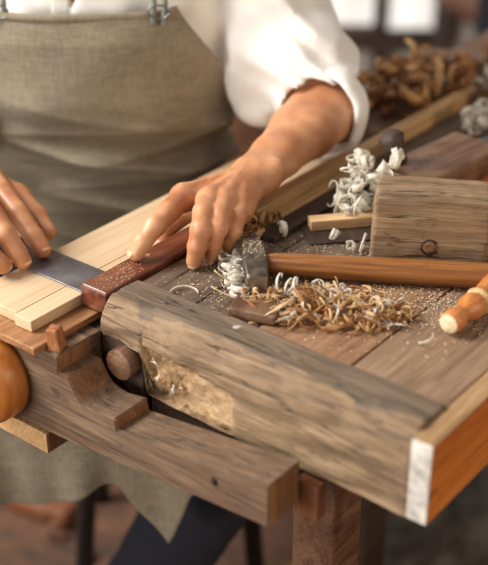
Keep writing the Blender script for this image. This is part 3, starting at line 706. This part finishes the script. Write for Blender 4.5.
def handR(G):
    d=None
    for n_ in ('index','middle','ring','little'):
        m=np.array(Rf[n_][0][0]); a=np.array(Wr)+(m-np.array(Wr))*.12
        e=cone(G,a,m-np.array([0,0,.003]),.0165,.0122); d=e if d is None else smin(d,e,.010)
    d=smin(d,finger(G,Rf['thumb'],.006),.010)
    W0=np.array(Wr);E0=np.array(Er); ax=(E0-W0)/np.linalg.norm(E0-W0); sd=np.array([ax[1],-ax[0],0]); sd/=np.linalg.norm(sd)
    for s in (-1,1):
        e=chain(G,[(W0+sd*s*.009,.0185),(W0+(E0-W0)*.25+sd*s*.008,.0205),(W0+(E0-W0)*.6+sd*s*.010,.0285),(E0+sd*s*.009,.034)],.01); d=smin(d,e,.014)
    palm=d; out=d
    for n_ in ('index','middle','ring','little'):
        f=Rf[n_]; e=finger(G,f,.003); out=np.minimum(out,smin(palm,e,.007))
    d=out
    return d
Vr,Fr=nets(handR,(-.570,-.180,-.014),(-.185,.135,.105),.0024); Vr=relax(Vr,Fr,1,.4)

# rest of the body (figure frame)
SL=np.array([.005,.44,.275]); SR=np.array([-.385,.44,.275]); EL=toP(El); ER=toP(Er)
HC=np.array([-.19,.345,.545])
def bodyf(G):
    d=ell(G,(-.19,.435,.14),(.165,.105,.20))
    d=smin(d,ell(G,(-.19,.450,-.10),(.150,.105,.17)),.06)
    d=smin(d,cone(G,SL+[-.03,0,-.01],SR+[.03,0,-.01],.05,.05),.05)
    d=smin(d,cone(G,(-.19,.44,.30),(-.19,.385,.44),.058,.052),.03)
    d=smin(d,chain(G,[(SL,.048),((.034,.410,.180),.044),((.080,.36,.100),.040),(EL,.036)],.02),.03)
    d=smin(d,cone(G,SR,ER,.048,.036),.03)
    # head: skull, jaw, nose, ears, brow, lips
    d=smin(d,ell(G,HC+[0,.015,.03],(.076,.092,.092)),.02)
    d=smin(d,ell(G,HC+[0,-.022,-.035],(.056,.066,.075)),.02)
    d=smin(d,cone(G,HC+[0,-.082,.022],HC+[0,-.104,-.012],.009,.014),.010)
    for s in (-1,1):
        d=smin(d,ell(G,HC+[s*.077,.012,.0],(.010,.020,.032)),.006)
        d=smin(d,cone(G,HC+[s*.014,-.080,.035],HC+[s*.044,-.066,.034],.007,.006),.010)
        d=np.maximum(d,-(np.linalg.norm(G-(HC+[s*.031,-.088,.016]).astype(np.float32),axis=-1)-.014))
    d=smin(d,cone(G,HC+[-.018,-.080,-.050],HC+[.018,-.080,-.050],.009,.009),.008)
    for (hx,kx,ax_,ag) in ((-.10,.015,-.180,.24),(-.28,-.42,-.50,.26)):
        d=smin(d,cone(G,(hx,.46,-.19),(kx,.135,-.255),.080,.058),.03)
        d=smin(d,cone(G,(kx,.135,-.255),(ax_,ag,-.70),.050,.036),.02)
        d=smin(d,cone(G,(ax_,ag+.02,-.745),(ax_+.01,ag-.14,-.765),.034,.026),.02)
    return d
Vb,Fb=nets(bodyf,(-.62,.05,-.84),(.22,.62,.70),.008); Vb=relax(Vb,Fb,1,.5)
Vall=np.concatenate([Vb,toP(Vh),toP(Vr)]); Fall=np.concatenate([Fb,Fh+len(Vb),Fr+len(Vb)+len(Vh)])
pput('body',Vall,Fall,M['skin'])
# nails
def nail(tip,prev,up,r,parent=None):
    r=r*.98
    tip=Vector(tip);prev=Vector(prev); t=(tip-prev).normalized(); up=Vector(up); up=(up-t*up.dot(t)).normalized(); s=t.cross(up)
    V=[];F=[];n=7
    for i in range(n):
        for j in range(n):
            a=(j/(n-1)-.5)*1.45; l=(i/(n-1)-.5); wv=math.sqrt(max(.05,1-(abs(l*2)**3)*.75))
            q=tip+t*(r*.22+l*r*1.05)+(s*math.sin(a*wv)*r*.98+up*math.cos(a*wv)*(r*1.0-.12*r*max(0,l)))
            V.append(toP(q[:]))
    for i in range(n-1):
        for j in range(n-1): F.append((i*n+j,(i+1)*n+j,(i+1)*n+j+1,i*n+j+1))
    o=pput('fingernail',V,F,M['nail']); md=o.modifiers.new('thickness','SOLIDIFY'); md.thickness=.0006; md.offset=0
nail(Lf['index'][-1][0],Lf['index'][-2][0],(-.35,-.75,.6),.0082)
nail(Lf['middle'][-1][0],Lf['middle'][-2][0],(.35,-.9,.1),.0080)
nail(Lf['ring'][-1][0],Lf['ring'][-2][0],(.45,-.85,.1),.0076)
nail(Rf['index'][-1][0],Rf['index'][-2][0],(.5,-.1,.85),.0084)
nail(Rf['middle'][-1][0],Rf['middle'][-2][0],(.5,-.1,.85),.0084)
nail(Rf['ring'][-1][0],Rf['ring'][-2][0],(.5,-.1,.85),.0078)
# face details and hair
def sph(c,r,mat,name,sc=(1,1,1)):
    V,F=lathe([(r*math.cos(math.pi*i/10)*-1,max(.0002,r*math.sin(math.pi*i/10))) for i in range(11)],16,'Y'); V=[(v[0]*sc[0]+c[0],v[1]*sc[1]+c[1],v[2]*sc[2]+c[2]) for v in V]
    return pput(name,V,F,mat)
for s in (-1,1):
    sph(HC+[s*.031,-.072,.016],.013,M['eye'],'eye'); sph(HC+[s*.031,-.0835,.011],.005,M['iris'],'iris',(1,.4,1))
sph(HC+[0,-.0885,-.051],.012,M['lip'],'lips',(1.6,.35,.45))
def hairf(G):
    d=ell(G,HC+[0,.022,.040],(.085,.098,.094)); cut=(G[...,1]-(HC[1]-.052))*-.8-(G[...,2]-(HC[2]+.045))*.7
    d=np.maximum(d,cut); d=np.maximum(d,-(G[...,2]-(HC[2]-.03)))
    return d+.002*np.sin(G[...,0]*220)*np.sin(G[...,1]*160+G[...,2]*90)
Vx,Fx=nets(hairf,HC-[.13,.13,.1],HC+[.13,.16,.17],.006); pput('hair',relax(Vx,Fx,1),Fx,M['hair'])
# torso section used by shirt and apron
def sect(z):
    zs=[-.28,-.16,-.10,0,.08,.15,.22,.28]; a=[.168,.158,.155,.160,.172,.182,.185,.17]; b=[.13,.118,.115,.118,.122,.122,.112,.095]; c=[.445,.447,.447,.440,.432,.430,.435,.44]
    return np.interp(z,zs,a),np.interp(z,zs,b),np.interp(z,zs,c)
def folds(G,A):
    x,y,z=G[...,0],G[...,1],G[...,2]
    return A*(np.sin(x*52+z*38+2*np.sin(z*21+y*9))*.5+np.sin(z*88-x*33+1.7*np.sin(x*37))*.35+np.sin(x*120+y*70+z*40+2*np.sin(z*60))*.18)
def dP(x,y,d):   # design helper constants were measured beforehand
    return None
def shirtf(G):
    z=G[...,2]; a,b,c=sect(z); q=np.sqrt(((G[...,0]+.19)/a)**2+((G[...,1]-c)/b)**2); d=(q-1)*b*.95
    d=d+.006*((z<.10)&(G[...,1]<.44)); d=np.maximum(d,z-.285); d=np.maximum(d,-.20-z)
    d=smin(d,cone(G,SL+[-.03,0,-.005],SR+[.03,0,-.005],.062,.062),.05)
    d=smin(d,cone(G,(-.19,.45,.29),(-.19,.43,.335),.066,.062),.03)
    # figure's left sleeve: loose and puffed towards the rolled cuff
    sl=chain(G,[(SL,.066),((.034,.410,.180),.060),((.070,.370,.110),.056),((.088,.335,.082),.052)],.02)
    sl=smin(sl,chain(G,[((.024,.410,.17),.048),((.016,.385,.100),.043),((.020,.370,.050),.032)],.02),.025)
    d=smin(d,sl,.02)
    sr=chain(G,[(SR,.064),(SR*.45+ER*.55,.060),(ER+[0,0,.01],.055)],.02); d=smin(d,sr,.02)
    # wrinkles
    d=d+folds(G,.0055)*np.where((np.abs(G[...,0]+.19)<.17)&(G[...,2]<.165),.25,1.)+.0052*np.sin(G[...,2]*150+G[...,0]*60+2.2*np.sin(G[...,0]*45+G[...,1]*30))*np.clip((G[...,0]+.02)*12,0,1)
    # openings for forearms and the open collar
    for W_,E_ in ((toP(Wl),EL),(toP(Wr),ER)):
        ax=(W_-E_); d=np.maximum(d,-(cone(G,E_-ax*.05,E_+ax*.6,.050,.037)))
    v=(np.abs(G[...,0]+.200)*1.9-(z-.185)); v=np.maximum(v,G[...,1]-.40); d=np.maximum(d,-np.maximum(v,-.05))
    return d
Vs,Fs=nets(shirtf,(-.60,.22,-.22),(.20,.60,.36),.0045); pput('shirt',relax(Vs,Fs,2,.5),Fs,M['shirt'])
# rolled cuff bands
def cuff(Wp,Ep,t,r,r2,name):
    Wp=Vector(Wp);Ep=Vector(Ep); ax=(Wp-Ep).normalized(); c=Ep+(Wp-Ep)*t; a=ax.cross(Vector((0,0,1))).normalized(); b=a.cross(ax)
    V=[];F=[];n=60;m=14
    prof=[(-.020,0),(-.014,.004),(-.004,.0048),(.006,.0045),(.012,.002),(.0135,-.002),(.010,-.0045),(0,-.004),(-.012,-.003),(-.020,-.002)]
    for i in range(n):
        q=2*math.pi*i/n; wob=1+.03*math.sin(3*q+1)+.02*math.sin(7*q)
        for (l,h) in prof:
            V.append(c+ax*(l+.004*math.sin(2*q+1.0)+.0012*math.sin(9*q))+(a*math.cos(q)*r+b*math.sin(q)*r2)*wob+(a*math.cos(q)+b*math.sin(q))*h)
    m=len(prof)
    for i in range(n):
        for k in range(m): F.append((i*m+k,((i+1)%n)*m+k,((i+1)%n)*m+(k+1)%m,i*m+(k+1)%m))
    me=[v[:] for v in V]; o=pput(name,me,F,M['shirt']); fixn(o.data)
cuff(toP(Wl),EL,.11,.0520,.0520,'rolled_cuff'); cuff(toP(Wr),ER,.20,.050,.050,'rolled_cuff')
# apron
def apron_pt(z,ph,off=.019):
    a,b,c=sect(z); return Vector((-.19+(a+off)*math.sin(ph),c-(b+off)*math.cos(ph),z))
def afold(z,x):
    w_=math.exp(-((z+.030)/.065)**2)
    sw=lambda q:1-2*abs(math.sin(q/2))**.7
    f=.013*w_*(sw((z+.16*x)*110+1.3*math.sin(x*15))+.45*sw((z-.30*x)*170+x*9+1.5*math.sin(x*23)))+.006*max(0,x/.18)*sw((z+.5*x)*75)
    f+=.0022*math.sin(x*33+z*13)+.0012*math.sin(x*70-z*44)
    return f
V=[];F=[];nz=110;nx=110
zt,zb_=.188,-.150
for i in range(nz+1):
    t=i/nz; z=zt+(zb_-zt)*t
    if z>.000: k=(zt-z)/zt; phm=math.asin(.56)+(1.62-math.asin(.56))*(k**1.15)
    else: phm=1.62
    for j in range(nx+1):
        s=j/nx*2-1; ph=s*phm; x=.18*s
        p=apron_pt(z-(.006*(1-s*s) if i==0 else 0),ph); nrm=Vector((math.sin(ph),-math.cos(ph),0))
        V.append(p+nrm*(afold(z,x*phm/1.6)+.001))
na=len(V); W_=nx+1
for i in range(nz):
    for j in range(nx): F.append((i*W_+j,(i+1)*W_+j,(i+1)*W_+j+1,i*W_+j+1))
# lap and hanging skirt, continuing from the waist
lap=[(.315,-.165,.17),(.28,-.172,.20),(.20,-.176,.23),(.12,-.183,.24),(.070,-.200,.24),(.050,-.24,.22),(.046,-.27,.20),(.046,-.305,.18),(.050,-.335,.165)]
# resample
lp=[]
for i in range(len(lap)-1):
    for k in range(6): t=k/6; lp.append(tuple(lap[i][m]*(1-t)+lap[i+1][m]*t for m in range(3)))
lp.append(lap[-1]); base=nz*W_
rows=[base]
for i,(g,z,hw_) in enumerate(lp):
    rows.append(len(V)); tt=i/(len(lp)-1)
    for j in range(nx+1):
        s=j/nx*2-1; u=-.19-.085*max(0,min(1,(tt-.35)/.4))+hw_*s*(1+.25*max(0,tt-.5))
        legl=math.exp(-((u+.035-(.0))/.07)**2)+math.exp(-((u+.345)/.07)**2)
        zz=z-(.035*(1-min(1,legl)) if z>-.2 else .0)*min(1,tt*3); gg=g
        gg+=.012*math.sin(u*48+1)*max(0,tt-.4)+.006*math.sin(u*110)*max(0,tt-.4)
        if tt>.55:                                         # uneven hem with a hanging corner
            hem=(tt-.55)/.45; zz+=hem*(.014+.022*math.exp(-((u+.160)/.03)**2)-.055*max(0,(u+.145)/.05)+.006*math.sin(u*30))
        if z>-.2: gg+= .0
        V.append(Vector((u,gg,zz)))
for a_,b_ in zip(rows[:-1],rows[1:]):
    for j in range(nx): F.append((a_+j,b_+j,b_+j+1,a_+j+1))
V=[v[:] for v in V]
o=pput('apron',V,F,M['apron']); md=o.modifiers.new('thickness','SOLIDIFY'); md.thickness=.0022; md.offset=0
# hem band and stitching on the bib
hp=[apron_pt(zt-.004,s/20*math.asin(.56)*1.0,.012) for s in range(-20,21)]
def band(cs,wid,off):
    V=[];F=[]
    for i,c in enumerate(cs): V+=[c+Vector((0,0,0)),c-Vector((0,0,wid))]
    for i in range(len(cs)-1): F.append((2*i,2*i+1,2*i+3,2*i+2))
    return [v[:] for v in V],F
hp=[apron_pt(zt-.002,s/30*math.asin(.56),.0205)+Vector((math.sin(s/30*.59),-math.cos(s/30*.59),0))*(afold(zt,.18*s/30*.59/1.6)+.0025) for s in range(-30,31)]
V,F=band(hp,.0095,0); o=pput('bib_hem',V,F,M['apron']); md=o.modifiers.new('t','SOLIDIFY'); md.thickness=.0012; md.offset=0
def strap(s):
    ph=s*.46; path=[apron_pt(zz,ph,.0245) for zz in np.linspace(.170,.228,8)]
    x=path[-1].x; 
    for zz,gg in ((.25,.355),(.285,.372),(.315,.40),(.335,.43),(.335,.46),(.31,.50),(.25,.545)): path.append(Vector((x+s*.002,gg,zz)))
    for dx in (-.0065,.0065):
        V,F=strip_mesh([p+Vector((dx,0,0)) for p in path],[Vector((1,0,0))]*len(path),[.0035]*len(path),.0015)
        pput('strap',[v[:] for v in V],F,M['strap'])
    c=path[2]+Vector((0,-.004,0)); V,F=sweep([c+Vector((.012*math.cos(q*math.pi/10),0,.008*math.sin(q*math.pi/10))) for q in range(21)],.0012,6)
    pput('buckle',[v[:] for v in V],F,M['steel'])
strap(1); strap(-1)
# button and placket
V,F=worn(.018,.004,.10,.001,.02); 
a_,b__,c_=sect(.20); pput('placket',np.array([v[:] for v in V])+np.array([-.212,c_-b__-.001,.19]),F,M['shirt'])
# trousers
def trouf(G):
    d=None
    for (hx,kx,ax_,ag) in ((-.10,.015,-.180,.24),(-.28,-.42,-.50,.26)):
        e=smin(cone(G,(hx,.46,-.19),(kx,.135,-.255),.090,.068),cone(G,(kx,.135,-.258),(ax_,ag,-.70),.064,.060),.03)
        d=e if d is None else smin(d,e,.03)
    d=smin(d,ell(G,(-.19,.47,-.20),(.175,.13,.10)),.04)
    return d+folds(G,.003)
Vt,Ft=nets(trouf,(-.60,.03,-.79),(.09,.62,-.07),.008); pput('trousers',relax(Vt,Ft,1),Ft,M['jeans'])
for (ax_,ag) in ((-.18,.24),(-.50,.26)):
    def shoef(G): return np.maximum(smin(cone(G,(ax_,ag+.03,-.742),(ax_+.01,ag-.15,-.765),.045,.034),ell(G,(ax_,ag,-.71),(.045,.055,.04)),.02),-.797-G[...,2])
    Vx,Fx=nets(shoef,(ax_-.08,ag-.25,-.82),(ax_+.09,ag+.12,-.63),.008); pput('shoe',relax(Vx,Fx,1),Fx,M['shoe'])
# stool
st=put('stool',None,bw(-.115,.50,-H),(0,0,RZ),label='dark stool the worker sits on, one leg showing under the apron',cat='stool')
V,F=lathe([(.505,.14),(.51,.16),(.535,.165),(.545,.155)],36,'Z'); put('seat',fixn(mesh('seat',V,F,M['darkwood'],True)),(0,0,0),(0,0,0),st)
for sx_,sy_ in ((-1,-1),(1,-1),(1,1),(-1,1)):
    V,F=sweep([(.10*sx_,.10*sy_,.51),(.14*sx_,.14*sy_,0.001)],[.016,.014],12); put('leg',mesh('leg',V,F,M['dark'],True),(0,0,0),(0,0,0),st)

# ------------------------------------------------------------------ things behind and below
def floorthing(name,u,g,lx,ly,lz,rz,mat,label,cat,parts=()):
    V,F=worn(lx,ly,lz,.012,.05,.003,12); return put(name,mesh(name,V,F,mat,True),bw(u,g,-H+lz/2+.002),(0,0,rz),None,label,cat)
ch=put('leather_chair',None,bw(.86,2.35,-H),(0,0,RZ+.3),label='brown leather chair standing behind the far end of the bench',cat='chair')
leather=plain('brown_leather',(118,76,52),.5,0,.15,12,.2); navy=plain('navy_cloth',(30,30,42),.9,0,.2,12,.3)
for nm,c,sz in (('seat',(0,0,.42),(.5,.5,.12)),('backrest',(0,.24,.72),(.5,.10,.55))):
    V,F=worn(*sz,.05,.06,.004,10); put(nm,mesh(nm,V,F,leather,True),c,(0,0,0),ch)
for sx_ in (-1,1):
    for sy_ in (-1,1):
        V,F=sweep([(.2*sx_,.2*sy_,.36),(.22*sx_,.22*sy_,0.001)],[.02,.015],10); put('leg',mesh('leg',V,F,M['darkwood'],True),(0,0,0),(0,0,0),ch)
V,F=worn(.42,.14,.42,.05,.05,.012,9); put('draped_coat',mesh('draped_coat',V,F,navy,True),bw(.80,2.02,-.22),(0,0,RZ+.3),None,'dark navy coat hanging over the chair behind the bench','coat')
cb=put('low_cabinet',None,bw(-.62,1.6,-H),(0,0,RZ),label='low brown wooden cabinet standing behind the worker',cat='cabinet')
V,F=worn(1.5,.4,.75,.006,.2); put('cabinet_body',mesh('cabinet_body',V,F,M['leg'],True),(0,0,.377),(0,0,0),cb)
for s in (-1,0,1):
    V,F=worn(.44,.02,.62,.004,.1); dd=put('door',mesh('door',V,F,M['planebody'],True),(s*.48,-.211,.38),(0,0,0),cb)
    V,F=lathe([(-.03,.004),(-.028,.012),(-.016,.012),(-.01,.006),(0,.006)],14); put('knob',fixn(mesh('knob',V,F,M['iron'],True)),(.18,-.01,.05),(0,0,0),dd)
# floor clutter
cr=floorthing('dusty_cloth_sack',.33,.56,.30,.22,.10,RZ+.4,plain('grey_sack',(98,92,86),.95,0,.3,22,.8),'dusty grey cloth sack lying on the floor below the bench','sack')
floorthing('floor_block',.10,.25,.16,.07,.05,RZ+1.0,M['leg'],'reddish wood offcut on the floor near the bench leg','offcut')
floorthing('floor_block',-.38,.62,.20,.06,.04,RZ-.5,M['leg'],'brown wood offcut on the floor behind the stool','offcut')
for i in range(40):
    v=RT*U(-.55,.45)+FH*U(.15,.7)
    place('floor_shaving',curl(U(.010,.014),U(.014,.022),U(.7,1.5),U(.010,.018),.008),random.choice([M['brownsh'],M['leg'],M['tan']]),(v.x,v.y),-H+.0015,(U(0,6),U(0,6),U(0,6)),'brown shaving scattered on the floor under the bench','shaving','shavings on the floor under the bench')
